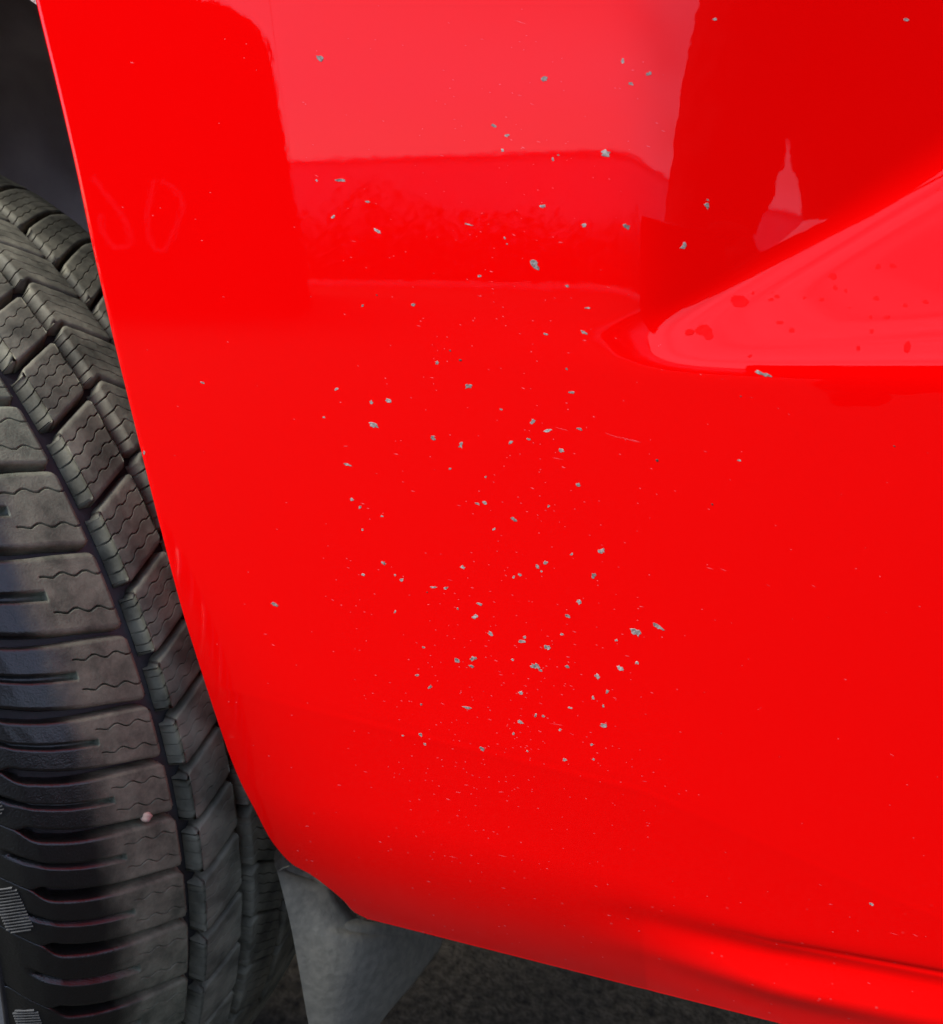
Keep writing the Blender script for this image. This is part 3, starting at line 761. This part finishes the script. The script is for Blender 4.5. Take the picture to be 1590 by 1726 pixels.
for nm, ac_, mt in (('trunk', tb, M_DARKWOOD), ('crown', leaf, M_VERGE)):
    o = mesh_obj(nm, np.concatenate(ac_[0]), ac_[1], mt); o.parent = tree; o.matrix_parent_inverse = Matrix.Translation((-4.3, 8, 0))

# photographer crouching with the phone held out (mirrored in the upper right of the panel)
def skin_body(name, joints, edges, mat, parent=None, sub=4):
    me = bpy.data.meshes.new(name)
    keys = list(joints); idx = {k: i for i, k in enumerate(keys)}
    me.from_pydata([joints[k][0] for k in keys], [(idx[a], idx[b]) for a, b in edges], [])
    o = bpy.data.objects.new(name, me); COL.objects.link(o)
    md = o.modifiers.new('skin', 'SKIN')
    md.use_smooth_shade = True
    sv = me.skin_vertices[0].data
    for k in keys:
        r = joints[k][1]; sv[idx[k]].radius = (r, r) if np.isscalar(r) else r
        sv[idx[k]].use_root = (k == keys[0])
    sb = o.modifiers.new('sub', 'SUBSURF'); sb.levels = sub; sb.render_levels = sub
    me.materials.append(mat)
    tx = bpy.data.textures.new('fuzz', 'CLOUDS'); tx.noise_scale = .03
    dm = o.modifiers.new('fuzz', 'DISPLACE'); dm.texture = tx; dm.strength = .02 if name == 'body' else .002
    if parent: o.parent = parent
    return o
PX, PY = .66, -.42
per = empty('person', (PX, PY, 0)); tag(per, 'person in black fleece and gloves crouching and holding out a phone', 'person')
J = {'pelvis': ((PX, PY-.10, .34), .15), 'waist': ((PX, PY-.06, .52), .135), 'chest': ((PX+.01, PY, .76), .135), 'shoulders': ((PX-.06, PY+.02, .93), .13),
     'neck': ((PX-.05, PY+.06, 1.05), .06),
     'sl': ((PX-.26, PY+.08, .95), .085), 'el': ((PX-.42, PY+.15, .67), .085), 'wl': ((.065, -.125, .515), .032),
     'sr': ((PX+.16, PY+.04, .92), .065), 'er': ((PX+.10, PY+.24, .66), .052), 'wr': ((.225, -.085, .595), .030),
     'hl': ((PX-.11, PY-.06, .32), .10), 'kl': ((PX-.16, PY+.30, .46), .075), 'al': ((PX-.13, PY+.08, .10), .05),
     'hr': ((PX+.11, PY-.06, .32), .10), 'kr': ((PX+.20, PY+.28, .42), .075), 'ar': ((PX+.16, PY+.06, .10), .05)}
Ed = [('pelvis','waist'),('waist','chest'),('chest','shoulders'),('shoulders','neck'),('shoulders','sl'),('sl','el'),('el','wl'),('shoulders','sr'),('sr','er'),('er','wr'),
      ('pelvis','hl'),('hl','kl'),('kl','al'),('pelvis','hr'),('hr','kr'),('kr','ar')]
bo = skin_body('body', J, Ed, M_CLOTH)
per_inv = Matrix.Translation((-PX, -PY, 0))
def pown(o): o.parent = per; o.matrix_parent_inverse = per_inv; return o
pown(bo)
bm = bmesh.new(); bmesh.ops.create_uvsphere(bm, u_segments=32, v_segments=24, radius=1)
for v_ in bm.verts:
    x_, y_, z_ = v_.co
    n_ = math.exp(-((x_/.16)**2+((z_+.05)/.22)**2))*(y_ > 0)*.16
    e_ = math.exp(-(((abs(x_)-.38)/.16)**2+((z_-.12)/.12)**2))*(y_ > 0)*-.07
    m_ = math.exp(-((x_/.28)**2+((z_+.45)/.07)**2))*(y_ > 0)*.04
    jaw = 1-.28*max(0, -z_)**1.5
    v_.co = Vector((x_*.078*jaw, (y_+(n_+e_+m_))*.095, z_*.118))
hd = bm_obj('head', bm, M_SKIN, smooth=True); pown(hd); hd.location = (PX-.06, PY+.10, 1.16); hd.rotation_euler = (-.35, 0, .3)
bm = bmesh.new(); bmesh.ops.create_uvsphere(bm, u_segments=24, v_segments=16, radius=1)
for v_ in bm.verts:
    x_, y_, z_ = v_.co
    if z_ < -.2: v_.co.z = -.2
    v_.co = Vector((v_.co.x*.085, (v_.co.y*.104)-.012, v_.co.z*.11+.028))
hr_ = bm_obj('hair', bm, M_HAIR, smooth=True); pown(hr_); hr_.location = (PX-.06, PY+.095, 1.17); hr_.rotation_euler = (-.55, 0, .3)
for sg in (-1, 1):
    bm = bmesh.new(); box_bm(bm, (-.045, -.10, 0), (.045, .16, .09), .03)
    f_ = bm_obj('shoe', bm, M_CLOTH, smooth=True); pown(f_); f_.location = (PX+(.145 if sg > 0 else -.13)+.0, PY+.06, 0.0)
def hand(wrist, to, side):
    w = Vector(wrist); t_ = Vector(to); d = (t_-w).normalized(); up = Vector((0, 0, 1)); sd = d.cross(up).normalized()
    j = {'w': (w, .024), 'p': (w+d*.045, (.036, .016))}; e_ = [('w', 'p')]
    for q in range(4):
        off = (q-1.5)*.018; ln = (.058, .068, .064, .052)[q]
        a = w+d*.085+up*off; b = a+d*ln*.5+sd*side*.006; c = b+(d*.3+sd*side*.8).normalized()*ln*.5
        j[f'k{q}'] = (a, .0095); j[f'm{q}'] = (b, .0085); j[f't{q}'] = (c, .0075)
        e_ += [('p', f'k{q}'), (f'k{q}', f'm{q}'), (f'm{q}', f't{q}')]
    a = w+d*.03+up*.035; j['th1'] = (a, .012); j['th2'] = (a+d*.035+sd*side*.02, .0095); e_ += [('p', 'th1'), ('th1', 'th2')]
    return pown(skin_body('glove', j, e_, M_CLOTH, None, 2))
hand((.065, -.125, .515), (.05, -.055, .53), 1)
hand((.225, -.085, .595), (.13, -.06, .59), -1)
phone = empty('phone', (0, 0, .59)); tag(phone, 'black phone held out by the crouching person', 'phone')
bm = bmesh.new(); box_bm(bm, (-.014, -.0365, -.050), (.144, -.0275, .025), .0038)
pc_ = bm_obj('phone_case', bm, M_PHONE); pc_.parent = phone; pc_.rotation_euler = (-PITCH, 0, YAW*.15)
